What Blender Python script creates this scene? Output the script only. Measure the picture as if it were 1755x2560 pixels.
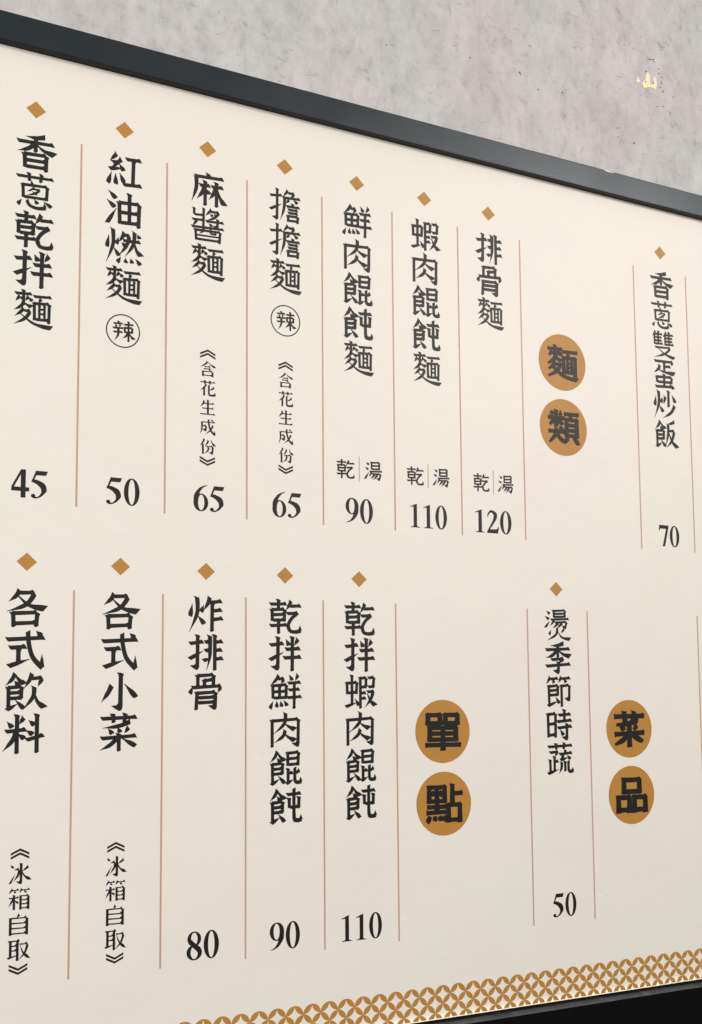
import bpy, bmesh, math, random
from mathutils import Matrix, Vector

# ------------------------------------------------------------------ clear
for o in list(bpy.data.objects):
    bpy.data.objects.remove(o, do_unlink=True)
scene = bpy.context.scene
COL = scene.collection
U = 0.12                      # one menu column = 12 cm


def W(x, y, z=0.0):
    """board coordinates (columns right, rows down, depth away from the viewer) -> world"""
    return Vector((x * U, z * U, -y * U))


# ------------------------------------------------------------------ camera
cam_d = bpy.data.cameras.new("camera")
cam = bpy.data.objects.new("camera", cam_d)
COL.objects.link(cam)
cr = Vector((0.90116297, 0.00736369, -0.4334179))
cd = Vector((0.03053428, 0.99629378, 0.08041374))
cf = Vector((0.4324037, -0.08569998, 0.89759821))
m3 = [Vector((v.x, v.z, -v.y)) for v in (cr, cd, cf)]
M = Matrix.Identity(4)
for i in range(3):
    M[i][0] = m3[0][i]
    M[i][1] = -m3[1][i]
    M[i][2] = -m3[2][i]
loc = W(-2.31436208, 6.43182251, -11.80364681)
for i in range(3):
    M[i][3] = loc[i]
cam.matrix_world = M
cam_d.sensor_fit = 'HORIZONTAL'
cam_d.sensor_width = 36.0
cam_d.lens = 2662.96 / 1755 * 36.0
cam_d.shift_x = 0.0
cam_d.shift_y = 260.87 / 1755
cam_d.clip_start = 0.01
cam_d.clip_end = 100
scene.camera = cam

# ------------------------------------------------------------------ light
world = bpy.data.worlds.new("World")
scene.world = world
world.use_nodes = True
wn, wl = world.node_tree.nodes, world.node_tree.links
wn.clear()
wo = wn.new('ShaderNodeOutputWorld')
bg = wn.new('ShaderNodeBackground')
tc = wn.new('ShaderNodeTexCoord')
sp = wn.new('ShaderNodeSeparateXYZ')
rp = wn.new('ShaderNodeValToRGB')
mr = wn.new('ShaderNodeMapRange')
mr.inputs['From Min'].default_value = -1
mr.inputs['From Max'].default_value = 1
wl.new(tc.outputs['Generated'], sp.inputs[0])
wl.new(sp.outputs['Z'], mr.inputs['Value'])
wl.new(mr.outputs[0], rp.inputs[0])
e = rp.color_ramp.elements
e[0].position = 0.0
e[0].color = (0.012, 0.011, 0.012, 1)
e[1].position = 1.0
e[1].color = (0.80, 0.82, 0.82, 1)
k = e.new(0.47)
k.color = (0.04, 0.037, 0.037, 1)
k = e.new(0.62)
k.color = (0.58, 0.66, 0.73, 1)
wl.new(rp.outputs[0], bg.inputs['Color'])
bg.inputs['Strength'].default_value = 0.78
wl.new(bg.outputs[0], wo.inputs[0])


def area(name, pos, target, power, size, color, sy=None):
    d = bpy.data.lights.new(name, 'AREA')
    d.energy = power
    d.color = color
    d.shape = 'RECTANGLE' if sy else 'SQUARE'
    d.size = size
    if sy:
        d.size_y = sy
    o = bpy.data.objects.new(name, d)
    COL.objects.link(o)
    o.location = pos
    o.rotation_euler = (Vector(target) - Vector(pos)).to_track_quat('-Z', 'Y').to_euler()
    return o


area("ceiling_lamp", (-2.3, -3.6, 0.1), (0.3, 0, -0.8), 126, 1.5, (0.99, 0.99, 0.94), 1.0)
area("ceiling_lamp", (2.8, -3.1, 1.2), (0.85, 0, -0.5), 92, 1.1, (1.0, 0.92, 0.872), 0.8)

scene.view_settings.view_transform = 'Standard'
scene.view_settings.look = 'None'
scene.view_settings.exposure = 0.0
scene.view_settings.gamma = 1.0
scene.view_settings.use_curve_mapping = False


# ------------------------------------------------------------------ materials
def mat(name, color, rough=0.5, spec=0.5, metallic=0.0):
    m = bpy.data.materials.new(name)
    m.use_nodes = True
    b = m.node_tree.nodes['Principled BSDF']
    b.inputs['Base Color'].default_value = (*color, 1)
    b.inputs['Roughness'].default_value = rough
    b.inputs['Specular IOR Level'].default_value = spec
    b.inputs['Metallic'].default_value = metallic
    return m


class NT:
    def __init__(self, m):
        self.n, self.l = m.node_tree.nodes, m.node_tree.links
        self.b = self.n['Principled BSDF']
        self.tc = self.n.new('ShaderNodeTexCoord')

    def mapping(self, scale, loc=(0, 0, 0), rot=(0, 0, 0)):
        mp = self.n.new('ShaderNodeMapping')
        mp.inputs['Scale'].default_value = scale
        mp.inputs['Location'].default_value = loc
        mp.inputs['Rotation'].default_value = rot
        self.l.new(self.tc.outputs['Object'], mp.inputs[0])
        return mp.outputs[0]

    def noise(self, vec, scale, detail=4, rough=0.55, dist=0.0):
        t = self.n.new('ShaderNodeTexNoise')
        t.inputs['Scale'].default_value = scale
        t.inputs['Detail'].default_value = detail
        t.inputs['Roughness'].default_value = rough
        t.inputs['Distortion'].default_value = dist
        self.l.new(vec, t.inputs['Vector'])
        return t.outputs['Fac']

    def ramp(self, fac, stops):
        r = self.n.new('ShaderNodeValToRGB')
        el = r.color_ramp.elements
        el[0].position, el[0].color = stops[0][0], (*stops[0][1], 1)
        el[1].position, el[1].color = stops[-1][0], (*stops[-1][1], 1)
        for p, c in stops[1:-1]:
            x = el.new(p)
            x.color = (*c, 1)
        self.l.new(fac, r.inputs[0])
        return r.outputs[0]

    def mix(self, a, b, fac, mode='MIX'):
        x = self.n.new('ShaderNodeMix')
        x.data_type = 'RGBA'
        x.blend_type = mode
        if isinstance(fac, float):
            x.inputs[0].default_value = fac
        else:
            self.l.new(fac, x.inputs[0])
        for i, v in ((6, a), (7, b)):
            if isinstance(v, tuple):
                x.inputs[i].default_value = (*v, 1)
            else:
                self.l.new(v, x.inputs[i])
        return x.outputs[2]

    def math(self, op, a, b):
        x = self.n.new('ShaderNodeMath')
        x.operation = op
        for i, v in ((0, a), (1, b)):
            if isinstance(v, (int, float)):
                x.inputs[i].default_value = v
            else:
                self.l.new(v, x.inputs[i])
        return x.outputs[0]

    def bump(self, h, strength, dist=0.01):
        x = self.n.new('ShaderNodeBump')
        x.inputs['Strength'].default_value = strength
        x.inputs['Distance'].default_value = dist
        self.l.new(h, x.inputs['Height'])
        self.l.new(x.outputs[0], self.b.inputs['Normal'])

    def base(self, c):
        self.l.new(c, self.b.inputs['Base Color'])


def g3(v):
    return (v, v, v)


# cream printed sheet
M_PANEL = mat('cream_print', (0.80, 0.755, 0.67), 0.5, 0.4)
t = NT(M_PANEL)
lo = t.noise(t.mapping((1, 1, 1)), 3.2, 3, 0.5)
c = t.ramp(lo, [(0.3, (0.895, 0.805, 0.735)), (0.5, (0.895, 0.825, 0.745)), (0.7, (0.875, 0.830, 0.735))])
hi = t.noise(t.mapping((1, 1, 1)), 90, 5, 0.6)
c = t.mix(c, t.ramp(hi, [(0.3, g3(0.985)), (0.6, g3(1.0))]), 1.0, 'MULTIPLY')
sp_ = t.noise(t.mapping((1, 1, 1), (3, 1, 2)), 210, 2, 0.5)
c = t.mix(c, t.ramp(sp_, [(0.20, g3(0.72)), (0.245, g3(1.0))]), 0.7, 'MULTIPLY')
t.base(c)
t.bump(t.noise(t.mapping((1, 1, 1)), 9, 3, 0.5), 0.10, 0.02)
# the sheet lets a little light through from behind
tr = t.n.new('ShaderNodeBsdfTranslucent')
tr.inputs['Color'].default_value = (0.95, 0.87, 0.74, 1)
mx = t.n.new('ShaderNodeMixShader')
mx.inputs[0].default_value = 0.12
t.l.new(t.b.outputs[0], mx.inputs[1])
t.l.new(tr.outputs[0], mx.inputs[2])
t.l.new(mx.outputs[0], t.n['Material Output'].inputs['Surface'])


def ink(name, col, rough, var):
    m = mat(name, col, 0.5, 0.30)
    q = NT(m)
    n = q.noise(q.mapping((1, 1, 1)), 60, 5, 0.6)
    q.base(q.mix(col, tuple(v * var for v in col), q.ramp(n, [(0.35, g3(0)), (0.7, g3(1))])))
    return m


M_INK = ink('black_print', (0.0085, 0.0078, 0.0078), 0.42, 1.5)
M_GOLD = ink('ochre_print', (0.425, 0.198, 0.036), 0.42, 1.10)
M_LINE = ink('rust_line_print', (0.49, 0.305, 0.22), 0.42, 1.10)
M_GREY = ink('grey_line_print', (0.40, 0.36, 0.30), 0.42, 1.08)

# charcoal frame paint
M_FRAME = mat('charcoal_paint', (0.006, 0.007, 0.008), 0.33, 0.46)
t = NT(M_FRAME)
n1 = t.noise(t.mapping((1, 1, 1)), 7, 4, 0.55)
n2 = t.noise(t.mapping((3, 1, 30)), 40, 4, 0.6)
t.l.new(t.ramp(n1, [(0.3, g3(0.28)), (0.7, g3(0.42))]), t.b.inputs['Roughness'])
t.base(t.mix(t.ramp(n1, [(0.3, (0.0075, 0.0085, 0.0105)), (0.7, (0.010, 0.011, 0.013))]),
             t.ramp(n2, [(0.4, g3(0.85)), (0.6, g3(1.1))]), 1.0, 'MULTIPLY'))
t.bump(n2, 0.03, 0.002)
M_LEDGE = mat('lit_frame_edge', (0.085, 0.085, 0.085), 0.55, 0.4)  # lighter copy of the frame paint, ceiling light put into its colour
t = NT(M_LEDGE)
n1 = t.noise(t.mapping((1, 1, 1)), 35, 5, 0.65)
t.base(t.ramp(n1, [(0.35, (0.042, 0.045, 0.048)), (0.55, (0.066, 0.070, 0.073)), (0.72, (0.12, 0.12, 0.12))]))
M_GAP = mat('shade_black', (0.01, 0.009, 0.008), 0.8, 0.2)  # black stands in for shade inside the gap; the ramp adds brown specks
t = NT(M_GAP)
n1 = t.noise(t.mapping((1, 1, 2)), 60, 5, 0.7)
t.base(t.ramp(n1, [(0.50, (0.003, 0.0028, 0.0025)), (0.62, (0.012, 0.008, 0.005)), (0.72, (0.10, 0.06, 0.03))]))
M_FRAME.node_tree.nodes['Principled BSDF'].inputs['Specular Tint'].default_value = (0.82, 0.96, 1.0, 1)
M_LOW = mat('shaded_frame_paint', (0.0028, 0.0026, 0.0032), 0.4, 0.22)  # darker copy of the frame paint, shade put into its colour
M_BARE = mat('bare_metal', (0.66, 0.64, 0.61), 0.4, 0.5)

# cement wall
M_WALL = mat('cement_plaster', (0.5, 0.48, 0.47), 0.85, 0.25)
t = NT(M_WALL)
v0 = t.mapping((1, 1, 1))
vv = t.mapping((1.25, 1, 0.75), (2.0, 0, 0.4), (0, 0.06, 0))
vh = t.mapping((0.8, 1, 1.5), (5.0, 0, 1.4), (0, 0.0, 0))
hue = t.noise(v0, 5.0, 4, 0.6, 0.3)
c = t.ramp(hue, [(0.34, (0.49, 0.492, 0.47)), (0.48, (0.51, 0.482, 0.475)), (0.64, (0.53, 0.478, 0.478))])
big = t.noise(vv, 13, 8, 0.64, 0.4)
c = t.mix(c, t.ramp(big, [(0.28, g3(0.84)), (0.48, g3(0.985)), (0.70, g3(1.11))]), 1.0, 'MULTIPLY')
mid = t.noise(vv, 52, 7, 0.68, 0.5)
c = t.mix(c, t.ramp(mid, [(0.30, g3(0.80)), (0.44, g3(0.985)), (0.72, g3(1.09))]), 1.0, 'MULTIPLY')
fg = t.noise(v0, 150, 5, 0.7, 0.3)
c = t.mix(c, t.ramp(fg, [(0.28, g3(0.80)), (0.5, g3(1.0)), (0.74, g3(1.10))]), 0.3, 'MULTIPLY')
cl = t.noise(v0, 14, 4, 0.6)
fine = t.noise(vh, 66, 6, 0.64, 0.8)
mask = t.math('MULTIPLY', t.ramp(fine, [(0.33, g3(1)), (0.41, g3(0))]), t.ramp(cl, [(0.40, g3(0)), (0.56, g3(1))]))
c = t.mix(c, (0.24, 0.235, 0.23), t.math('MULTIPLY', mask, 0.58))
pit = t.noise(t.mapping((0.5, 1, 1.2), (9, 0, 3)), 120, 3, 0.5)
c = t.mix(c, (0.10, 0.095, 0.09), t.ramp(pit, [(0.185, g3(1)), (0.215, g3(0))]))
t.base(c)
t.bump(t.math('ADD', fine, t.math('MULTIPLY', mid, 0.8)), 0.10, 0.004)
M_CHIP = mat('bare_plaster', (0.86, 0.74, 0.50), 0.8, 0.2)
M_PIT = mat('dark_pit', (0.15, 0.14, 0.132), 0.9, 0.1)

# ------------------------------------------------------------------ object helpers
random.seed(4)


def link(name, bm, m, parent=None, label=None):
    me = bpy.data.meshes.new(name)
    bm.to_mesh(me)
    bm.free()
    me.materials.append(m)
    o = bpy.data.objects.new(name, me)
    COL.objects.link(o)
    if parent:
        o.parent = parent
    if label:
        o['label'] = label
    return o


def box(bm, x0, x1, y0, y1, z0, z1, bev=0.0):
    vs = [bm.verts.new(W(x, y, z)) for x in (x0, x1) for y in (y0, y1) for z in (z0, z1)]
    fs = [(0, 1, 3, 2), (4, 6, 7, 5), (0, 4, 5, 1), (2, 3, 7, 6), (0, 2, 6, 4), (1, 5, 7, 3)]
    fl = [bm.faces.new([vs[i] for i in f]) for f in fs]
    bmesh.ops.recalc_face_normals(bm, faces=fl)
    if bev:
        ed = list({e for f in fl for e in f.edges})
        bmesh.ops.bevel(bm, geom=ed, offset=bev * U, segments=2, profile=0.6, affect='EDGES')


def flat(bm, pts, z):
    """one flat printed face, points in board coordinates, facing the viewer"""
    a = 0.0
    for i in range(len(pts)):
        x1, y1 = pts[i]
        x2, y2 = pts[(i + 1) % len(pts)]
        a += x1 * y2 - x2 * y1
    if abs(a) < 1e-9:
        return
    if a > 0:
        pts = pts[::-1]
    bm.faces.new([bm.verts.new(W(x, y, z)) for x, y in pts])


# ------------------------------------------------------------------ brush lettering
def lerp(a, b, t):
    return a + (b - a) * t


def smooth(pts, n=8):
    if len(pts) == 2:
        return [(lerp(pts[0][0], pts[1][0], i / 5), lerp(pts[0][1], pts[1][1], i / 5)) for i in range(6)]
    P = [pts[0]] + list(pts) + [pts[-1]]
    out = []
    for i in range(1, len(P) - 2):
        p0, p1, p2, p3 = P[i - 1], P[i], P[i + 1], P[i + 2]
        for k in range(n):
            s = k / n
            out.append(tuple(0.5 * (2 * p1[j] + (p2[j] - p0[j]) * s + (2 * p0[j] - 5 * p1[j] + 4 * p2[j] - p3[j]) * s * s
                                    + (3 * p1[j] - p0[j] - 3 * p2[j] + p3[j]) * s ** 3) for j in (0, 1)))
    out.append(pts[-1])
    return out


def ribbon(pts, wf, cap0=(0, 0), cap1=(0, 0), n=8):
    """outline of a stroke: pts centre line, wf(s) full width, caps shift (left, right) ends along the stroke"""
    c = smooth(pts, n)
    L = [0.0]
    for i in range(1, len(c)):
        L.append(L[-1] + math.dist(c[i], c[i - 1]))
    tot = L[-1] or 1
    le, ri = [], []
    for i, (x, y) in enumerate(c):
        a = c[max(i - 1, 0)]
        b = c[min(i + 1, len(c) - 1)]
        dx, dy = b[0] - a[0], b[1] - a[1]
        d = math.hypot(dx, dy) or 1
        dx, dy = dx / d, dy / d
        w = wf(L[i] / tot) / 2
        sl = sr = 0
        if i == 0:
            sl, sr = -cap0[0], -cap0[1]
        if i == len(c) - 1:
            sl, sr = cap1[0], cap1[1]
        # left of travel on the page (y down): (dy, -dx); samples a slanted end has cut off are dropped
        end = i in (0, len(c) - 1)
        if end or -cap0[0] + 0.3 < L[i] < tot + cap1[0] - 0.3:
            le.append((x + dy * w + dx * sl, y - dx * w + dy * sl))
        if end or -cap0[1] + 0.3 < L[i] < tot + cap1[1] - 0.3:
            ri.append((x - dy * w + dx * sr, y + dx * w + dy * sr))
    return le + ri[::-1]


def prof(*kv):
    def f(s):
        for (a, wa), (b, wb) in zip(kv, kv[1:]):
            if s <= b:
                u = (s - a) / (b - a)
                return lerp(wa, wb, u * u * (3 - 2 * u))
        return kv[-1][1]
    return f


def frame_pts(x1, y1, x2, y2, loc_pts):
    """points given as (along, across) -> page; across is to the right-hand side of travel"""
    L = math.hypot(x2 - x1, y2 - y1) or 1
    dx, dy = (x2 - x1) / L, (y2 - y1) / L
    return [(x1 + dx * (a if a >= 0 or not isinstance(a, float) else a) - dy * c, y1 + dy * a + dx * c) for a, c in loc_pts]


def stroke(kind, v, T, style):
    P = [(v[i], v[i + 1]) for i in range(0, len(v) - 1, 2)]
    song, heavy = style == 'song', style == 'heavy'
    if kind == 'h':
        (x1, y1), (x2, y2) = P
        L = math.dist(*P)
        if song:
            th = T * 0.48
            q = [(0, -th / 2 - .1 * T), (L - 1.2 * T, -th / 2), (L - .55 * T, -.85 * T), (L + .1 * T, th / 2), (0.1 * T, th / 2)]
        elif heavy:
            th = T * 0.92
            q = [(-.25 * T, -.55 * th), (.3 * T, -.48 * th), (L - .5 * T, -.48 * th), (L + .05 * T, -.62 * th), (L + .38 * T, -.3 * th),
                 (L + .22 * T, .55 * th), (L - .5 * T, .48 * th), (.3 * T, .48 * th), (-.2 * T, .58 * th)]
        else:
            th = T * 0.88
            q = [(-.25 * T, -.62 * th), (.5 * T, -.5 * th), (L - 1.0 * T, -.46 * th), (L - .45 * T, -.5 * th - .17 * T), (L - .12 * T, -.3 * th),
                 (L + .22 * T, .56 * th), (L - .8 * T, .46 * th), (.42 * T, .5 * th), (.1 * T, .2 * th)]
        return [frame_pts(x1, y1, x2, y2, q)]
    if kind in 'vg':
        (x1, y1), (x2, y2) = P
        L = math.dist(*P)
        # along = down, across (right-hand of downward travel) = page left
        if song:
            top = [(-.15 * T, .75 * T), (.25 * T, .5 * T)]
            topr = [(.5 * T, -.5 * T), (.3 * T, -.72 * T)]
        elif heavy:
            top = [(-.3 * T, .62 * T), (.3 * T, .48 * T)]
            topr = [(.3 * T, -.48 * T), (-.1 * T, -.58 * T)]
        else:
            top = [(-.12 * T, .82 * T), (.55 * T, .46 * T)]
            topr = [(.75 * T, -.46 * T), (.3 * T, -.66 * T), (.0 * T, -.15 * T)]
        if kind == 'v':
            bot = [(L - .6 * T, .45 * T), (L - .15 * T, .52 * T), (L + .12 * T, .1 * T), (L - .2 * T, -.52 * T), (L - .7 * T, -.45 * T)]
            if song:
                bot = [(L, .5 * T), (L, -.5 * T)]
            if heavy:
                bot = [(L + .25 * T, .6 * T), (L + .2 * T, -.55 * T)]
        else:
            bot = [(L - 1.45 * T, .46 * T), (L - 1.05 * T, .8 * T), (L - .95 * T, 1.9 * T), (L - .45 * T, 1.25 * T), (L + .12 * T, .3 * T), (L + .05 * T, -.2 * T),
                   (L - .55 * T, -.48 * T)]
        return [frame_pts(x1, y1, x2, y2, top + bot + topr)]
    if kind == 'p':
        w0, w1, w2 = (1.0, .8, .12) if song else (1.12, .95, .14)
        if heavy:
            w0, w1, w2 = 1.05, 1.0, .6
        r = ribbon(P, prof((0, w0 * T), (.5, w1 * T), (1, w2 * T)), (-.45 * T, .12 * T), (0, 0))
        if not heavy:
            x, y = r[-1]
            r[-1] = (x - .38 * T, y - .02 * T)
        return [r]
    if kind == 'n':
        w = [(0, .3), (.5, .8), (.85, 1.32), (1, 1.36)]
        if song:
            w = [(0, .15), (.5, .6), (.8, 1.25), (1, .5)]
        if heavy:
            w = [(0, .9), (.6, 1.0), (1, 1.15)]
        c1 = (.55 * T, -.3 * T)
        return [ribbon(P, prof(*[(a, b * T) for a, b in w]), (0, 0), c1)]
    if kind == 'd':
        w = [(0, .16), (.78, 1.16), (1, .95)]
        if heavy:
            w = [(0, .85), (.6, 1.15), (1, .8)]
        if song:
            w = [(0, .12), (.7, 1.0), (1, .4)]
        return [ribbon(P, prof(*[(a, b * T) for a, b in w]), (0, 0), (.12 * T, -.12 * T))]
    if kind == 't':
        w = [(0, 1.0), (.35, .95), (1, .14)]
        if song:
            w = [(0, .85), (.35, .6), (1, .1)]
        if heavy:
            w = [(0, 1.1), (1, .7)]
        return [ribbon(P, prof(*[(a, b * T) for a, b in w]), (.3 * T, -.25 * T))]
    if kind == 'k':
        body = P[:-1]
        r = ribbon(body, prof((0, .95 * T), (.5, .92 * T), (1, 1.1 * T)), (.1 * T, -.3 * T), (.25 * T, .25 * T))
        a, tip = body[-1], P[-1]
        hk = ribbon([a, tip], prof((0, 1.05 * T), (.4, .75 * T), (1, .1 * T)))
        return [r, hk]
    if kind == 'c':
        return [ribbon(P, lambda s: .95 * T)]
    raise ValueError(kind)


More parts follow.
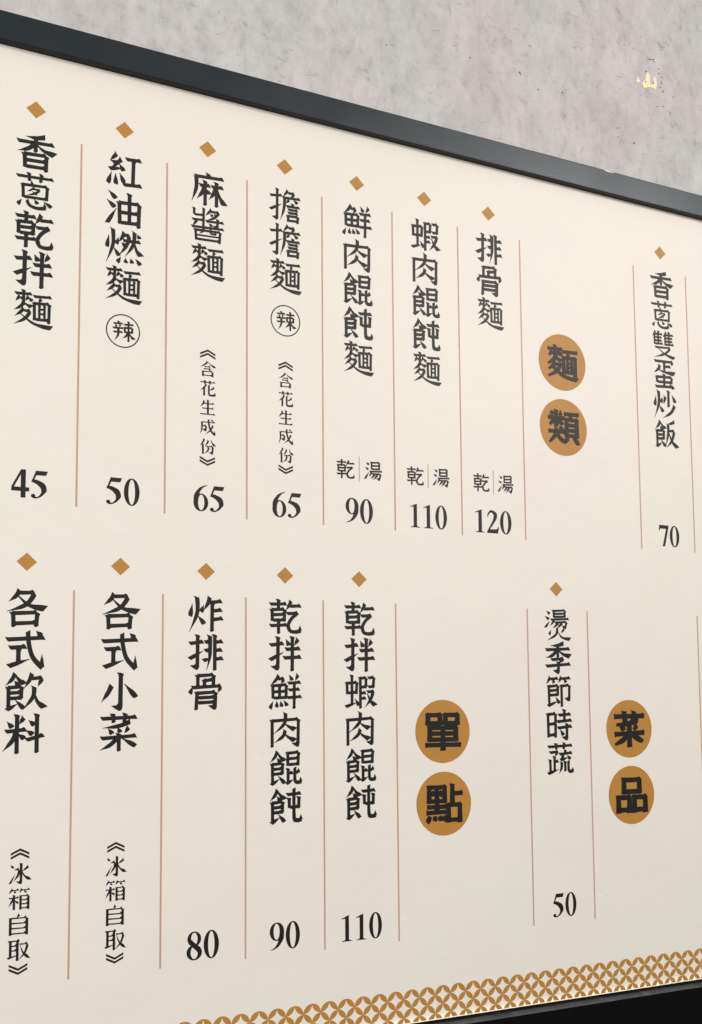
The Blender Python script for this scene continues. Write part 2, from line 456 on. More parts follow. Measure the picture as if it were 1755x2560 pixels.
HAND = "h 0 25 100 20;g 60 0 57 98;t 0 68 100 46"
EAT = "p 52 0 34 18 0 34;n 50 6 70 20 96 31;d 46 22 66 34;v 16 38 17 92;h 16 40 84 38;v 84 37 82 70;h 18 54 82 53;h 18 68 82 67;t 8 98 66 82;d 52 72 98 96"
GRASS = "h 0 50 100 44;v 33 0 35 96;v 68 0 65 96"
FIRE = "d 18 22 4 58;p 48 0 50 48 0 101;d 92 26 76 46;d 54 56 98 80"
WATER = "d 12 2 88 24;d 0 30 78 50;t 4 98 92 52"
GL = {
    '香': "p 80 3 52 9 22 8;h 0 24 100 22;v 50 8 50 50;p 48 26 30 42 2 52;n 52 27 72 42 102 50;v 20 56 22 96;h 20 58 80 56;v 80 56 79 102;h 22 75 80 74;h 20 93 80 92",
    '蔥': "@GRASS 0 0 100 25;p 46 24 38 32;v 17 34 19 72;h 17 36 84 34;v 84 34 82 73;h 18 70 84 69;p6 50 39 40 48 28 54;h6 44 46 64 45;p7 65 45 50 57 28 65;d6 42 52 56 60;d 14 78 4 94;k 28 77 36 92 56 98 78 95 76 80;d 48 74 58 86;d 74 76 96 90",
    '乾': "h 0 15 54 14;v 28 0 28 28;v 7 29 8 64;h 7 31 48 30;v 48 30 47 66;h 8 46 48 45;h 8 62 48 61;h 0 78 56 76;v 28 62 28 102;p 70 2 63 18 52 33;h 63 21 101 20;h 55 43 92 41;c 90 42 70 58 59 78 64 93;k 60 80 66 94 84 97 98 94 98 78",
    '拌': "@HAND 0 0 44 100;d 52 8 62 27;p 94 5 80 26;h 50 38 98 36;h 44 63 101 61;v 73 0 72 102",
    '麵': "h 2 12 47 10;v 25 0 25 44;p 17 16 4 33;d 17 20 23 27;p 40 15 30 30;d 38 19 48 30;p 26 36 16 48 0 58;n 28 36 36 42 46 46;p 28 50 18 62 2 75;h 26 58 44 57;p 44 57 30 79 0 97;n 16 66 48 89 76 97 101 99;h 52 16 100 14;p 74 18 66 32;v 54 33 55 82;h 54 35 95 33;v 95 33 94 88;v8 68 38 68 78;v8 82 38 82 78;h7 68 50 82 50;h7 68 63 82 63;h 56 79 94 79",
    '紅': "p 30 0 8 24;d 8 24 30 30;p 44 14 10 48;t 6 49 46 42;d 34 30 48 50;d 12 58 2 92;d 24 60 25 92;d 36 57 49 84;h 54 14 99 12;v 77 14 75 88;h 46 90 101 87",
    '油': "@WATER 0 0 30 100;v 36 32 38 96;h 36 34 96 32;v 95 32 93 102;v 66 4 66 92;h 38 62 94 61;h 37 92 94 90",
    '燃': "@FIRE 0 0 38 100;p 52 6 46 24 34 40;h 50 18 68 17;p 67 17 58 48 36 78;d 48 28 56 36;d 44 40 54 48;h 64 34 99 32;p 82 2 78 42 54 80;n 82 36 88 58 101 72;d 90 10 97 22;d 42 82 32 99;d 55 84 57 98;d 70 83 76 97;d 85 82 100 99",
    '麻': "d 44 0 56 13;h 10 16 100 14;p 14 15 14 52 0 94;h 24 42 58 40;v 42 26 42 102;p 40 44 32 64 16 84;d 44 50 56 66;h 62 42 99 40;v 78 26 78 102;p 76 44 66 66 54 82;n 80 44 88 70 103 92",
    '醬': "v 8 2 8 22;h 8 23 36 22;v 38 0 37 56;h 2 38 36 37;p 18 38 4 58;p 64 0 44 22;h 58 8 86 7;p 88 7 70 26 46 36;d 58 14 66 22;d 70 12 78 20;h 44 39 101 37;g 82 28 81 58;d 54 44 64 53;h 0 60 101 57;v 12 66 15 99;h 12 69 90 67;v 90 67 88 102;p8 38 60 36 70 24 79;k7 60 61 60 74 76 75 77 70;h7 14 84 88 83;h 14 96 88 95",
    '擔': "@HAND 0 0 40 100;p 62 0 44 22;h 60 10 82 9;p 82 9 70 24;h 44 26 101 24;p 49 26 46 62 34 97;p 66 28 54 42;d 78 28 92 39;d 70 40 78 48;h 54 52 99 51;h 60 62 93 61;h 60 72 93 71;v 60 80 61 100;h 60 82 94 81;v 93 80 92 102;h 60 96 94 95",
    '鮮': "p 30 0 18 18 2 30;h 24 14 46 13;p 46 13 36 28;v 9 31 10 70;h 9 33 54 31;v 53 31 52 72;v 31 32 31 68;h 10 51 53 50;h 10 69 53 68;d 10 78 0 99;d 22 77 22 96;d 34 77 38 95;d 44 76 56 93;d 62 2 72 19;p 93 0 82 20;h 58 27 99 25;h 60 47 96 45;h 55 69 102 67;v 79 24 78 102",
    '肉': "v 7 22 7 101;h 8 25 92 22;g 92 22 90 102;p 50 0 46 34 12 62;n 48 34 62 44 80 52;p 50 50 42 70 14 88;n 46 62 60 74 80 84",
    '餛': "@EAT 0 0 48 100;v 57 7 57 46;h 57 10 93 8;v 92 8 90 47;h 58 26 92 25;h 57 43 92 42;v 58 53 58 94;h 60 68 74 66;t 52 98 76 86;p 98 58 80 72;k 80 50 80 86 86 95 99 94 98 80",
    '飩': "@EAT 0 0 48 100;h 53 19 99 17;v 61 28 62 57;h 62 56 93 55;v 93 26 92 60;k 77 0 77 82 84 94 99 93 99 78",
    '蝦': "v 5 22 6 58;h 5 25 40 23;v 39 22 37 58;h 6 54 38 53;v 22 0 22 92;t 0 95 38 84;d 32 72 46 93;v 51 8 51 102;h 51 11 72 10;v 71 10 70 40;h 52 38 71 37;h 52 56 70 55;h 52 72 70 71;h 78 11 99 9;v 98 9 96 40;h 78 38 98 37;h 74 53 99 51;p 96 52 86 76 66 99;n 75 58 86 80 102 94",
    '排': "@HAND 0 0 42 100;p 62 0 62 60 52 101;h 46 22 61 21;h 46 46 61 45;t 42 74 62 68;v 77 0 77 102;h 77 22 101 20;h 77 45 99 44;h 77 70 102 68",
    '骨': "v 26 4 26 36;h 26 6 74 4;v 74 4 73 36;v 46 18 46 36;h 46 20 73 18;d 11 36 2 56;h 8 39 97 36;p 97 37 87 54;v 24 52 21 102;h 24 55 80 53;g 80 53 78 102;h 26 68 78 67;h 25 82 78 81",
    '雙': "p 16 0 8 14 0 22;v 9 14 10 52;h 10 15 48 13;h 10 26 44 25;h 10 38 44 37;h 10 50 49 48;v 28 8 28 48;d 23 0 32 9;p 66 0 60 14 50 22;v 60 14 61 52;h 61 15 99 13;h 61 26 95 25;h 61 38 95 37;h 60 50 101 48;v 79 8 79 48;d 73 0 82 9;h 12 63 84 61;p 85 62 58 84 4 101;n 28 66 58 86 102 98",
    '蛋': "h 6 4 94 3;p 94 3 86 16;v 52 5 52 42;h 52 22 82 21;p 30 14 26 30 2 48;n 20 32 50 42 100 46;v 15 60 16 82;h 15 62 86 60;v 86 60 84 84;h 16 80 86 79;v 50 50 50 96;h 8 98 84 95;d 76 84 95 102",
    '炒': "@FIRE 0 0 42 100;v 68 0 67 60;p 54 20 44 50;d 84 14 100 42;p 98 50 78 80 38 102",
    '飯': "@EAT 0 0 48 100;p 96 2 76 10 58 13;p 62 12 60 50 48 94;h 60 38 90 37;p 90 37 78 72 50 101;n 64 44 78 76 103 97",
    '各': "p 34 0 24 18 4 34;h 30 11 72 10;p 74 10 50 42 0 60;n 28 18 58 44 100 53;v 16 62 18 101;h 16 65 80 63;v 80 63 77 101;h 18 92 78 90",
    '式': "h 0 24 100 20;h 8 46 52 43;v 32 46 32 82;t 6 94 62 76;k 56 1 59 36 70 72 94 98 94 64;d 78 2 91 15",
    '飲': "@EAT 0 0 50 100;p 70 1 62 22 49 42;h 66 18 96 15;p 97 15 85 38;p 75 36 72 66 46 98;n 76 54 84 78 102 94",
    '料': "d 6 18 20 34;p 52 6 38 25;h 2 44 56 40;v 32 0 32 102;p 30 46 20 68 -4 94;d 34 50 52 64;d 62 16 78 30;d 56 42 74 54;h 56 68 102 56;v 84 0 84 102",
    '小': "g 54 0 53 102;p 30 30 18 54 0 78;d 64 30 98 68",
    '菜': "@GRASS 0 0 100 26;p 86 22 50 34 4 38;d 20 40 32 55;d 46 38 54 52;p 80 36 66 54;h 0 66 99 62;v 50 54 50 102;p 46 66 26 84 -2 97;d 56 66 98 90",
    '炸': "@FIRE 0 0 46 100;p 62 0 56 20 42 42;h 60 19 98 15;v 69 19 68 102;h 69 43 98 40;h 69 68 101 64",
    '燙': "d 6 2 20 13;d 0 20 16 31;t 0 58 20 36;v 36 0 37 24;h 36 3 84 1;v 84 1 83 25;h 36 13 84 12;h 36 23 84 22;h 24 32 99 30;p 40 32 22 52;h 40 42 88 40;g 90 40 83 64;p 58 42 32 60;p 74 42 48 62;d 24 66 16 82;p 80 62 66 77;p 50 58 44 82 6 101;n 52 72 70 92 103 98",
    '季': "p 80 1 50 8 20 8;h 0 22 100 20;v 50 7 50 48;p 48 23 28 40 0 48;n 52 23 72 38 101 45;h 22 55 74 52;p 76 52 52 66;g 52 62 51 102;h 0 76 101 71",
    '節': "p 18 0 0 24;h 15 9 48 7;d 24 11 32 22;p 64 0 50 22;h 62 9 99 7;d 72 11 82 22;v 9 30 10 94;h 9 33 48 31;v 47 31 46 64;h 10 47 46 46;h 10 62 46 61;t 4 97 48 82;d 36 68 52 90;v 62 30 62 102;h 62 33 94 31;g 95 31 93 84",
    '時': "v 3 12 4 90;h 3 15 35 13;v 34 13 33 92;h 4 47 34 46;h 4 83 34 82;h 46 19 97 17;v 71 0 71 40;h 40 40 101 37;h 42 61 101 57;g 81 47 80 102;d 52 66 66 86",
    '蔬': "@GRASS 0 0 100 22;h 6 30 42 28;p 40 29 28 42;v 26 42 26 90;h 26 60 42 59;v 8 52 9 92;t -2 98 44 86;d 66 22 74 31;h 46 37 99 34;p 66 37 52 54;t 50 56 84 49;d 78 41 92 55;p 56 60 54 82 44 100;v 70 60 70 94;k 84 58 84 88 90 95 101 94 101 82",
    '辣': "d 20 0 30 9;h 3 15 47 13;d 12 19 18 32;p 38 17 31 32;h 0 38 50 36;h 3 58 47 56;p 26 38 26 70 8 101;h 54 17 99 15;v 58 30 58 58;h 58 33 94 31;v 94 31 93 58;h 58 55 94 54;v 76 0 76 102;p 74 58 64 74 48 86;n 78 56 88 74 102 87",
    '湯': "d 6 4 24 17;d 0 30 20 43;t 0 94 24 56;v 39 2 40 42;h 39 5 86 3;v 86 3 85 44;h 40 22 86 21;h 40 40 86 39;h 28 54 101 51;p 42 54 24 82;h 42 67 90 65;g 93 65 84 101;p 60 67 34 93;p 77 67 50 99",
    '類': "v 25 0 25 47;h 0 23 50 22;d 6 4 15 15;p 45 2 36 15;p 22 25 2 45;d 28 26 48 42;h 0 65 50 64;p 26 50 20 76 0 99;n 28 70 36 84 52 94;d 36 49 46 59;h 55 8 100 7;p 78 9 72 22;v 60 23 60 76;h 60 25 96 24;v 96 24 96 76;h 60 41 96 41;h 60 57 96 57;h 60 74 96 73;p 68 78 50 99;d 84 78 102 99",
    '單': "v 6 3 6 29;h 6 4 42 4;v 42 4 42 29;h 6 27 42 27;v 58 3 58 29;h 58 4 94 4;v 94 4 94 29;h 58 27 94 27;v 11 38 11 75;h 11 40 89 40;v 89 40 89 75;h 11 56 89 56;h 11 73 89 73;h 0 88 100 88;v 50 38 50 101",
    '點': "v 6 4 6 45;h 6 6 52 6;v 52 5 52 45;h 6 43 52 43;d 15 15 20 30;d 44 15 38 30;v 29 5 29 73;h 2 58 56 58;h 0 73 60 72;d 8 82 0 100;d 22 82 23 96;d 36 82 41 96;d 48 82 58 98;v 75 0 75 52;h 75 24 102 23;v 63 53 63 98;h 63 54 97 54;v 97 54 97 99;h 63 94 97 94",
    '品': "v 23 2 23 43;h 23 5 78 5;v 78 5 78 43;h 23 40 78 40;v 2 54 3 100;h 2 57 41 57;v 41 57 41 100;h 2 94 41 94;v 59 54 59 100;h 59 57 98 57;v 98 57 98 100;h 59 94 98 94",
    '含': "p 50 0 34 20 0 42;n 50 4 70 22 102 38;h 28 38 68 37;h 22 52 70 51;p 70 51 58 64;v 17 66 18 102;h 18 69 82 68;v 82 68 82 102;h 18 94 82 94",
    '花': "h 0 13 100 12;v 31 0 32 24;v 66 0 65 24;p 42 22 28 46 0 68;v 26 46 26 102;k 58 28 58 84 66 96 98 94 99 74;p 96 40 80 54 58 64",
    '生': "p 28 4 20 26 0 50;h 22 26 94 25;h 12 58 90 57;h 0 96 100 95;v 52 0 52 96",
    '成': "h 10 21 100 20;p 12 21 12 64 0 101;h 13 46 40 45;g 40 45 37 80;k 56 0 60 40 74 76 98 99 98 72;p 88 36 70 70 36 100;d 72 0 86 11",
    '份': "p 30 0 20 24 0 50;v 19 34 20 102;p 56 8 50 28 32 52;n 74 4 82 28 102 46;h 40 52 86 51;g 86 51 82 101;p 56 52 54 76 30 101",
    '冰': "d 6 8 20 24;t 4 98 28 52;g 56 0 56 101;h 26 32 48 31;p 48 31 42 58 20 88;p 94 16 62 40;n 58 32 72 62 102 82",
    '箱': "p 20 0 0 24;h 15 9 48 8;d 24 11 32 22;p 64 0 50 22;h 62 9 100 8;d 72 11 82 22;h 0 46 48 45;v 25 30 25 102;p 23 48 0 86;d 28 56 46 72;v 56 34 56 102;h 56 37 94 36;v 93 36 93 102;h 56 56 93 56;h 56 75 93 75;h 56 95 93 95",
    '自': "p 54 0 40 20;v 10 18 10 102;h 10 21 88 20;v 88 20 88 102;h 10 45 88 45;h 10 69 88 69;h 10 94 88 94",
    '取': "h 0 8 56 7;v 12 8 12 82;v 45 8 45 102;h 12 31 45 31;h 12 53 45 53;t 0 88 56 72;h 54 24 94 23;p 94 23 80 66 50 99;n 58 26 72 64 102 93",
}
SUB = {'HAND': HAND, 'EAT': EAT, 'GRASS': GRASS, 'FIRE': FIRE, 'WATER': WATER}


def expand(src, box_=(0, 0, 100, 100)):
    out = []
    for s in src.split(';'):
        f = s.split()
        if f[0][0] == '@':
            bx = [float(q) for q in f[1:]]
            out += expand(SUB[f[0][1:]], bx)
        else:
            v = [float(q) for q in f[1:]]
            v = [(box_[0] + q * box_[2] / 100) if i % 2 == 0 else (box_[1] + q * box_[3] / 100) for i, q in enumerate(v)]
            out.append((f[0][0], v, int(f[0][1]) / 10 if len(f[0]) > 1 else 1.0))
    return out


INKZ = -0.0016
STEP = -0.00004


def glyph(bm, ch, x0, y0, w, h, style='kai', z=INKZ, bold=1.0):
    st = expand(GL[ch])
    n = len(st)
    if style == 'kai':
        T = {'麵': 9.3, '醬': 8.5, '雙': 8.9, '擔': 9.5, '燙': 8.8, '蔥': 9.8, '肉': 11.2}.get(ch, max(10.6, 14.2 - 0.19 * n)) * bold
    elif style == 'heavy':
        T = {'品': 17, '菜': 16.5, '單': 14.5, '點': 13.5, '麵': 12.0, '類': 13.6}.get(ch, 12) * bold
    else:
        T = max(10.5, 14.2 - 0.2 * n) * bold
    sh = {'kai': 0.03, 'song': 0.0, 'heavy': 0.0}[style]
    for i, (kd, v, wt) in enumerate(st):
        for j, poly in enumerate(stroke(kd, v, T * wt, style)):
            pts = [(x0 + x / 100 * w, y0 + (y - sh * (x - 50)) / 100 * h) for x, y in poly]
            flat(bm, pts, z + STEP * (i * 2 + j))


# ------------------------------------------------------------------ numerals (bold condensed serif)
def ell(cx, cy, rx, ry, n=40):
    return [(cx + rx * math.cos(2 * math.pi * i / n), cy + ry * math.sin(2 * math.pi * i / n)) for i in range(n)]


def ring(bm, tf, cx, cy, ro, ri, z, dx=0):
    A = [tf(*p) for p in ell(cx, cy, *ro)]
    B = [tf(*p) for p in ell(cx + dx, cy, *ri)]
    n = len(A)
    for i in range(n):
        j = (i + 1) % n
        flat(bm, [A[i], A[j], B[j], B[i]], z)


def wr(pts):
    """ribbon with a width at each centre point (x, y, w)"""
    n = len(pts) - 1
    kv = []
    L = [0]
    for a, b_ in zip(pts, pts[1:]):
        L.append(L[-1] + math.dist(a[:2], b_[:2]))
    kv = [(l / L[-1], p[2]) for l, p in zip(L, pts)]
    return ribbon([p[:2] for p in pts], prof(*kv), n=7)


def digit(bm, d, x0, y0, w, h, z=INKZ):
    """glyph cell is 50 x 100"""
    def tf(x, y):
        return (x0 + x / 50 * w, y0 + y / 100 * h)
    k = [0]

    def poly(p):
        flat(bm, [tf(*q) for q in p], z + STEP * k[0])
        k[0] += 1

    def rg(*a, **q):
        ring(bm, tf, *a, z + STEP * k[0], **q)
        k[0] += 1
    if d == '0':
        rg(25, 50, (22.5, 51), (9.5, 46.5))
    elif d == '1':
        poly([(19, 6), (32, 0), (32, 92), (34.5, 96), (43, 97.5), (43, 100), (8, 100), (8, 97.5), (16.5, 96), (19, 92)])
        poly([(7, 15.5), (6, 13), (32, 0), (32, 8), (19, 14), (14, 13.5)])
    elif d == '2':
        poly(wr([(4, 30, 2.5), (9, 14, 6), (20, 5, 10), (33, 15, 14), (34, 30, 13.5), (26, 52, 9), (6, 90, 5)]))
        poly([(2, 91), (10, 83), (33, 83), (41, 80), (45, 71), (48, 71), (44, 100), (2, 100)])
    elif d == '4':
        poly([(26, 0), (38.5, 0), (38.5, 100), (25.5, 100), (25.5, 16), (26, 10)])
        poly([(26, 0), (32, 0), (28, 12), (8, 63), (2, 66), (1, 63)])
        poly([(1, 63), (48, 63), (48, 77.5), (1, 77.5)])
    elif d == '5':
        poly([(15, 1), (47, 1), (42, 17), (13, 17)])
        poly([(15, 1), (17.5, 14), (10, 36), (3, 43)])
        poly(wr([(4, 38, 9), (16, 40, 14), (31, 51, 18), (37, 68, 15), (32, 84, 8), (22, 95, 5), (12, 97, 6), (7, 93, 8)]))
        poly(ell(8.5, 91, 6, 7, 18))
    elif d in '69':
        def fl(p):
            return [(50 - a, 100 - b_) for a, b_ in p] if d == '9' else p
        poly(fl(wr([(45, .5, 1.5), (34, 5, 5), (21, 18, 10), (11, 42, 14), (10, 66, 14)])))
        c = (25, 67) if d == '6' else (25, 33)
        rg(c[0], c[1], (22.5, 34), (9.5, 29.5), dx=(1 if d == '6' else -1))
    elif d == '7':
        poly([(4, 0), (48, 0), (46.5, 17), (9, 17), (5, 27), (2, 27)])
        poly([(37, 12), (47, 12), (29, 100), (18, 100)])
    elif d == '8':
        rg(25, 26, (20, 27), (9.5, 22.5))
        rg(25, 74, (22.5, 27.5), (10.5, 22.5))
        poly(wr([(8, 22, 8), (15, 36, 13), (27, 52, 15), (37, 66, 13), (42, 80, 8)]))


NUM = {'45': .2, '110': .193, '120': .203}


def number(bm, s, cx, y, h=0.31):
    dw = NUM.get(s, .2)
    x = cx - dw * len(s) / 2 - (0.01 if s[0] == '1' else 0)
    for ch in s:
        digit(bm, ch, x, y, dw, h)
        x += dw


# ------------------------------------------------------------------ the wall (a thing of its own)
WZ = 0.30
wall = bpy.data.objects.new('cement_wall', None)
COL.objects.link(wall)
wall.location = W(4, 13, WZ)
wall['label'] = 'mottled grey cement plaster wall behind and above the menu board'
wall['category'] = 'wall'


def kid(o, parent):
    o.parent = parent
    o.matrix_parent_inverse = Matrix.Translation(-parent.location)


bm = bmesh.new()
box(bm, -6, 18, -8, 13, WZ, WZ + 0.8)
kid(link('plaster_surface', bm, M_WALL), wall)
bm = bmesh.new()
Z_ = WZ - 0.004


def wallp(px, py):
    # chip outline measured on the board plane, carried back to the wall plane along the view
    c = (-2.31436208, 6.43182251, -11.80364681)
    s = (WZ - c[2]) / (0 - c[2])
    return (c[0] + (px - c[0]) * s, c[1] + (py - c[1]) * s)


chip = [(8.282, -2.856), (8.30, -2.90), (8.345, -2.93), (8.352, -3.01), (8.387, -3.074), (8.42, -3.065), (8.436, -3.03), (8.432, -2.96), (8.440, -2.885),
        (8.475, -2.90), (8.515, -2.925), (8.503, -3.0), (8.52, -3.035), (8.551, -3.029), (8.562, -2.97), (8.572, -2.93), (8.560, -2.88), (8.545, -2.838), (8.50, -2.842),
        (8.436, -2.845), (8.38, -2.83), (8.325, -2.797), (8.30, -2.815)]
flat(bm, [wallp(*q) for q in chip], Z_)
flat(bm, [wallp(*q) for q in [(8.168, -2.874), (8.19, -2.91), (8.188, -2.95), (8.209, -2.955), (8.222, -2.92), (8.248, -2.894), (8.222, -2.862), (8.19, -2.855)]], Z_)
kid(link('chipped_patch', bm, M_CHIP, None, 'cream plaster showing through a chipped spot'), wall)
bm = bmesh.new()


def pit(px, py, rx, ry):
    x, y = wallp(px, py)
    rx, ry = rx * .72, ry * .72
    n = 9
    flat(bm, [(x + rx * random.uniform(.7, 1.2) * math.cos(2 * math.pi * i / n), y + ry * random.uniform(.7, 1.2) * math.sin(2 * math.pi * i / n)) for i in range(n)],
         WZ - 0.007)


from_px = [(8.365, -3.075, .018, .018), (8.345, -2.905, .017, .016), (8.50, -2.925, .016, .012)]
for q in from_px:
    pit(*q)


def px2board(u, v):
    R = (cr, cd, cf)
    a = ((u - 877.5) / 2662.96, (v - 1280 - 260.87) / 2662.96, 1.0)
    d = [sum(R[i][j] * a[i] for i in range(3)) for j in range(3)]
    s = 11.80364681 / d[2]
    return (-2.31436208 + d[0] * s, 6.43182251 + d[1] * s)


for u, v, rx, ry in [(1625, 148.7, .04, .011), (1633, 149.5, .03, .011), (1633.4, 154.6, .016, .01), (1647, 172.4, .016, .012), (1646.7, 184.4, .024, .009),
                     (1655, 194, .016, .01), (1652.6, 204.8, .015, .011), (1654, 209, .02, .013), (1650.7, 218.3, .018, .011), (1657, 229.7, .025, .012),
                     (1682.5, 242, .014, .01), (1644, 266.5, .016, .01), (1657, 266, .03, .007),
                     (1298.6, 181, .022, .016), (1301, 186, .016, .012), (1345, 224, .016, .01), (1406, 231, .02, .011), (1585, 358.5, .024, .018), (1560, 112.5, .014, .008),
                     (1175, 144, .014, .01), (966, 113, .014, .01), (1545, 343, .014, .01), (1690, 312, .02, .008)]:
    pit(*px2board(u, v), rx, ry)
kid(link('pit_marks', bm, M_PIT, None, 'small dark pits in the plaster'), wall)

# ------------------------------------------------------------------ the menu board
board = bpy.data.objects.new('menu_board', None)
COL.objects.link(board)
board.location = W(4, 11.2, 0)
board['label'] = 'long cream menu board with black vertical dish names in a charcoal frame'
board['category'] = 'menu board'


def part(name, bm, m, label=None, parent=None):
    o = link(name, bm, m, None, label)
    if parent is None:
        kid(o, board)
    else:
        o.parent = parent
        o.matrix_parent_inverse = parent.matrix_world.inverted() if False else Matrix.Identity(4)
    return o


BX0, BX1 = -2.6, 13.0
TOPY, BOTY = -0.95, 10.293
bm = bmesh.new()
flat(bm, [(BX0, TOPY - 0.12), (BX1, TOPY - 0.12), (BX1, BOTY), (BX0, BOTY)], 0.0)
for u, v, rx, ry, hh in ((222, 201, .030, .022, .0045), (288, 213, .024, .02, .003), (1580, 538, .03, .026, .003), (1120, 700, .03, .02, .002), (640, 1900, .04, .03, .002),
                         (1010, 2300, .05, .03, .0018), (1500, 2240, .05, .02, .0022), (300, 1330, .04, .03, .0016)):
    bx_, by_ = px2board(u, v)      # air bubbles under the printed film
    last = None
    for j in range(5):
        q = j / 4
        loop = [bm.verts.new(W(bx_ + rx * (1 - q * .92) * math.cos(a * .5236), by_ + ry * (1 - q * .92) * math.sin(a * .5236), -.0004 - hh * (1 - (1 - q * .92) ** 2) ** 1.5)) for a in range(12)]
        if last:
            for a in range(12):
                bm.faces.new([last[a], loop[a], loop[(a + 1) % 12], last[(a + 1) % 12]])
        last = loop
    bm.faces.new(last[::-1])
part('panel', bm, M_PANEL)
bm = bmesh.new()
box(bm, BX0, BX1, TOPY - 0.12, BOTY, 0.085, 0.12)
box(bm, BX0, BX1, BOTY - 0.004, BOTY + 0.003, 0.002, 0.0845)  # unseen lip, added to keep the strip light out of the gap
part('backing', bm, M_GAP, 'dark backing box behind the sheet')
# top rail: front face, return lip towards the panel, back flush to the wall
bm = bmesh.new()
box(bm, BX0 - .33, BX1 + .33, -1.288, -0.952, -0.10, 0.295, 0.012)
rail = part('frame_rail', bm, M_FRAME, 'charcoal top rail with worn upper edge')
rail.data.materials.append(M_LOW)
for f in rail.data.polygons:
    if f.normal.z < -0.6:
        f.material_index = 1  # underside takes the darker copy, its shade painted in
bm = bmesh.new()
ed = [(0.0, 0.0), (0.02, -.006), (.06, -.004), (.10, .004), (.13, .010), (.16, .016), (.10, .024), (.05, .022), (.015, .014)]
ex, ey = px2board(1510, 424.5)
sc_ = 11.70364681 / 11.80364681
ex, ey = -2.31436 + (ex + 2.31436) * sc_, 6.43182 + (ey - 6.43182) * sc_
flat(bm, [(ex + a * 1.25, -1.279 + b_ * 0.6) for a, b_ in ed], -0.1035)
part('paint_chip', bm, M_BARE, 'bare spot on the upper edge')
# bottom rail: sloping ledge coloured as lit, front coloured as shaded
bm = bmesh.new()
prof_pts = [(0.295, 10.343), (0.0, 10.343), (-0.10, 10.360), (-0.106, 10.365), (-0.106, 11.2), (0.295, 11.2)]
ends = []
for x in (BX0 - .33, BX1 + .33):
    ends.append([bm.verts.new(W(x, y, z)) for z, y in prof_pts])
fl = [bm.faces.new([ends[0][i], ends[0][(i + 1) % 6], ends[1][(i + 1) % 6], ends[1][i]]) for i in range(6)]
fl += [bm.faces.new(ends[0]), bm.faces.new(ends[1][::-1])]
bmesh.ops.recalc_face_normals(bm, faces=fl)
o = part('frame_rail', bm, M_LOW, 'bottom rail with its shade painted black and its lit ledge painted grey')
o.data.materials.append(M_LEDGE)
for f in o.data.polygons:
    if f.normal.z > 0.6:
        f.material_index = 1  # upward faces take the lighter copy, as if lit from above
for x0, x1 in ((BX0 - .33, BX0), (BX1, BX1 + .33)):
    bm = bmesh.new()
    box(bm, x0, x1, -0.950, 10.333, -0.10, 0.295, 0.012)
    part('frame_rail', bm, M_FRAME, 'charcoal upright end rail')
bm = bmesh.new()
box(bm, BX0, BX1, 10.297, 10.3425, 0.028, 0.05)
part('shadow_gap', bm, M_GAP, 'black strip painted as shade, with brown specks, along the lower edge')
# lamp strip inside the box, behind the lower edge of the sheet
ld = bpy.data.lights.new('light_strip', 'AREA')
ld.shape = 'RECTANGLE'
ld.size = (BX1 - BX0) * U * 0.98
ld.size_y = 0.0012
ld.energy = 0.23
ld.color = (1.0, 0.90, 0.74)
lo_ = bpy.data.objects.new('light_strip', ld)
COL.objects.link(lo_)
lo_.location = W((BX0 + BX1) / 2, 10.270, 0.036)
lo_.rotation_euler = (Vector((0, -1, -0.12))).to_track_quat('-Z', 'Y').to_euler()

# interlaced circle border
bm = bmesh.new()
r = 0.111
YC = 10.0


def petal(xa, ya, xb, yb, clip):
    """lens between two nodes, both arcs of radius r"""
    pts = []
    for (p, q) in (((xa, ya), (xb, yb)), ((xb, yb), (xa, ya))):
        # arc from p to q around the centre that lies to one side
        mx, my = (p[0] + q[0]) / 2, (p[1] + q[1]) / 2
        dx, dy = q[0] - p[0], q[1] - p[1]
        cx, cy = mx - dy / 2, my + dx / 2
        a0 = math.atan2(p[1] - cy, p[0] - cx)
        a1 = math.atan2(q[1] - cy, q[0] - cx)
        while a1 - a0 > math.pi:
            a1 -= 2 * math.pi
        while a1 - a0 < -math.pi:
            a1 += 2 * math.pi
        for i in range(8):
            a = a0 + (a1 - a0) * i / 8
            pts.append((cx + r * math.cos(a), cy + r * math.sin(a) - 0.0038 * (cx - 3.0)))
    if clip:
        out = []
        for i in range(len(pts)):
            a, b_ = pts[i], pts[(i + 1) % len(pts)]
            if a[1] <= clip:
                out.append(a)
            if (a[1] - clip) * (b_[1] - clip) < 0:
                s = (clip - a[1]) / (b_[1] - a[1])
                out.append((a[0] + (b_[0] - a[0]) * s, clip))
        pts = out
    if len(pts) > 2:
        flat(bm, pts, INKZ)


NX = int((BX1 - BX0) / (2 * r)) - 1
X0 = 2.05 - 2 * r * 20
for i in range(0, NX):
    x = X0 + 2 * r * i
    if x - 2 * r < BX0 or x + r > BX1:
        continue
    for row in range(4):
        ya = YC - r + r * row
        yb = ya + r
        off = r if row % 2 == 0 else 0.0
        ax = x + off           # apex column of this row of petals
        cl_ = BOTY - 0.012 if row == 3 else None
        petal(ax, ya, ax - r, yb, cl_)
        petal(ax, ya, ax + r, yb, cl_)
part('pattern_border', bm, M_GOLD, 'ochre border of interlaced circles')


# divider lines
def line(x, y0, y1, w, m, name='divider_line'):
    bm_ = bmesh.new()
    flat(bm_, [(x - w / 2, y0), (x + w / 2, y0), (x + w / 2, y1), (x - w / 2, y1)], INKZ)
    part(name, bm_, m)


for x in (-1, 0, 1, 2, 3, 4, 5, 6, 8, 9):
    line(x + (0.006 if x < 5 else 0.0), 0.0, 4.19, 0.0205, M_LINE)
for x in (-1, 0, 1, 2, 3, 4, 6, 7, 9):
    line(x - .004, 5.121, 9.29, 0.0205, M_LINE)


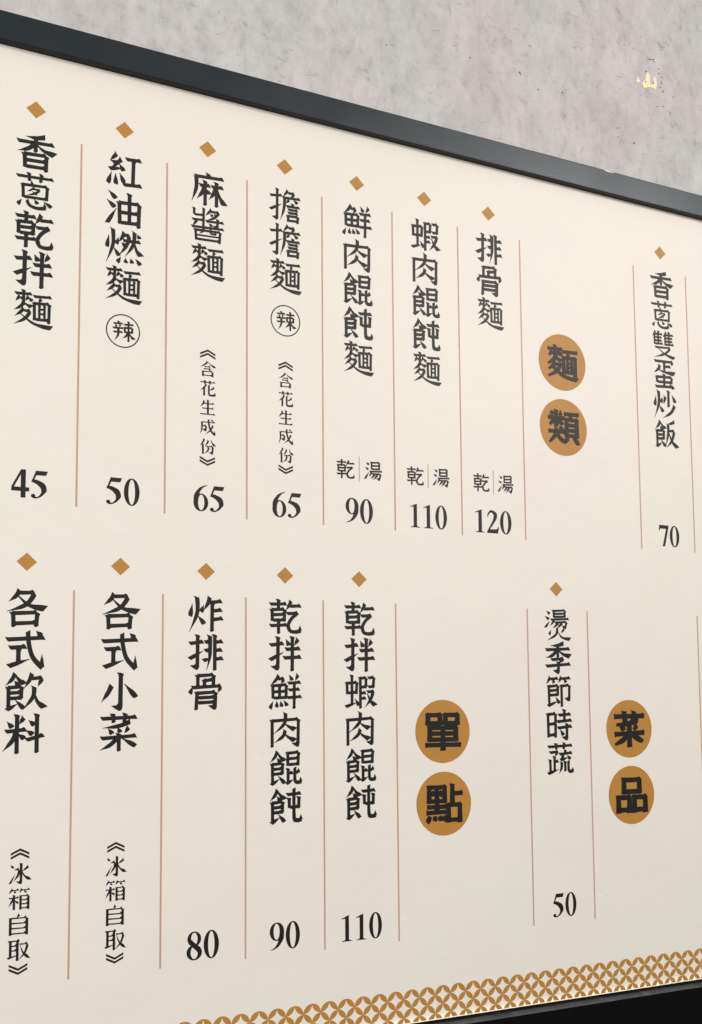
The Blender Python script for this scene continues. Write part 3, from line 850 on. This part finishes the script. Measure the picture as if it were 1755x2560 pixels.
def diamond(x, y, rx=0.107, ry=0.10):
    bm_ = bmesh.new()
    flat(bm_, [(x - rx, y), (x, y - ry), (x + rx, y), (x, y + ry)], INKZ)
    part('diamond_mark', bm_, M_GOLD)


def dish(txt, cx, y, price=None, py=3.82, px=0):
    diamond(cx - .002, y - 0.281 if y < 1 else y - 0.285 + (.010 if cx > 1 else .004))
    bm_ = bmesh.new()
    for i, ch in enumerate(txt):
        glyph(bm_, ch, cx - 0.198, y + 0.012 + 0.4495 * i, 0.396, 0.408)
    part('dish_name', bm_, M_INK, 'vertical dish name reading ' + txt)
    if price:
        bm_ = bmesh.new()
        number(bm_, price, px, py)
        part('price', bm_, M_INK, 'price ' + price)


def note(txt, cx, y, s, pitch):
    """bracketed note in thin serif lettering"""
    bm_ = bmesh.new()
    w = 0.095
    th = 0.0245

    def chev(y_, up):
        for k_ in (0, 1):
            yy = y_ + k_ * 0.041
            a = 0.047 if up else 0.0
            b_ = 0.0 if up else 0.047
            flat(bm_, [(cx - w, yy + a), (cx, yy + b_), (cx + w, yy + a), (cx + w, yy + a + th), (cx, yy + b_ + th), (cx - w, yy + a + th)], INKZ)
    chev(y, True)
    for i, ch in enumerate(txt):
        glyph(bm_, ch, cx - s / 2, y + 0.143 + (pitch - .235) * .35 + pitch * i, s, s, 'song', bold=1.0)
    yy = y + 0.143 + pitch * len(txt) - (0.02 if pitch < .25 else .002)
    chev(yy, False)
    part('note', bm_, M_INK, 'small bracketed note reading ' + txt)


TOP = [('香蔥乾拌麵', -.5, '45', -.4935), ('紅油燃麵', .5, '50', .5245), ('麻醬麵', 1.505, '65', 1.539), ('擔擔麵', 2.505, '65', 2.523), ('鮮肉餛飩麵', 3.5, '90', 3.4975), ('蝦肉餛飩麵', 4.495, '110', 4.4985),
       ('排骨麵', 5.497, '120', 5.4885), ('香蔥雙蛋炒飯', 8.52, '70', 8.517)]
for txt, cx, pr, px in TOP:
    dish(txt, cx, 0.0, pr, 3.822, px)
BOT = [('各式飲料', -.51, None, 0), ('各式小菜', .508, None, 0), ('炸排骨', 1.508, '80', 1.4865), ('乾拌鮮肉餛飩', 2.497, '90', 2.484), ('乾拌蝦肉餛飩', 3.488, '110', 3.4895), ('燙季節時蔬', 6.483, '50', 6.4995)]
for txt, cx, pr, px in BOT:
    dish(txt, cx, 5.112, pr, {'80': 8.926, '90': 8.919, '110': 8.911}.get(pr, 8.905), px)
note('含花生成份', 1.516, 2.190, 0.183, 0.233)
note('含花生成份', 2.508, 2.200, 0.183, 0.233)
note('冰箱自取', -.524, 7.882, 0.215, 0.2625)
note('冰箱自取', .490, 7.876, 0.215, 0.2625)


# hot mark: ring with the character inside
def spicy(cx, cy):
    bm_ = bmesh.new()
    ring(bm_, lambda x, y: (x, y), cx, cy, (0.197, 0.197), (0.183, 0.183), INKZ)
    o = part('spicy_mark', bm_, M_INK, 'ringed character meaning spicy')
    bm_ = bmesh.new()
    glyph(bm_, '辣', cx - 0.118, cy - 0.116, 0.238, 0.232, 'kai', bold=0.95)
    c_ = link('character', bm_, M_INK)
    c_.parent = o
    c_.matrix_parent_inverse = Matrix.Identity(4)


spicy(.505, 2.117)
spicy(2.508, 1.687)

# soup or dry choice under three dishes
for cx in (3.502, 4.495, 5.497):
    bm_ = bmesh.new()
    glyph(bm_, '乾', cx - 0.31, 3.342, 0.238, 0.235, 'kai', bold=0.92)
    glyph(bm_, '湯', cx + 0.08, 3.336, 0.236, 0.235, 'kai', bold=0.96)
    part('serving_choice', bm_, M_INK, 'pair of small characters for dry or soup')
    line(cx, 3.288, 3.607, 0.013, M_GREY, 'choice_line')

# category discs
for cx, cy, ch in [(6.680, 1.641, '麵'), (6.674, 2.568, '類'), (4.659, 6.737, '單'), (4.662, 7.648, '點'), (7.674, 6.749, '菜'), (7.684, 7.664, '品')]:
    bm_ = bmesh.new()
    flat(bm_, ell(cx, cy, .401, .401, 72), INKZ)
    o = part('category_disc', bm_, M_GOLD, 'ochre disc with heavy character ' + ch)
    bm_ = bmesh.new()
    hh = {'類': .46, '麵': .46, '單': .45, '點': .47}.get(ch, .46)
    glyph(bm_, ch, cx - .246, cy - hh / 2, .492, hh, 'heavy', z=-0.0042)
    c_ = link('character', bm_, M_INK)
    c_.parent = o
    c_.matrix_parent_inverse = Matrix.Identity(4)
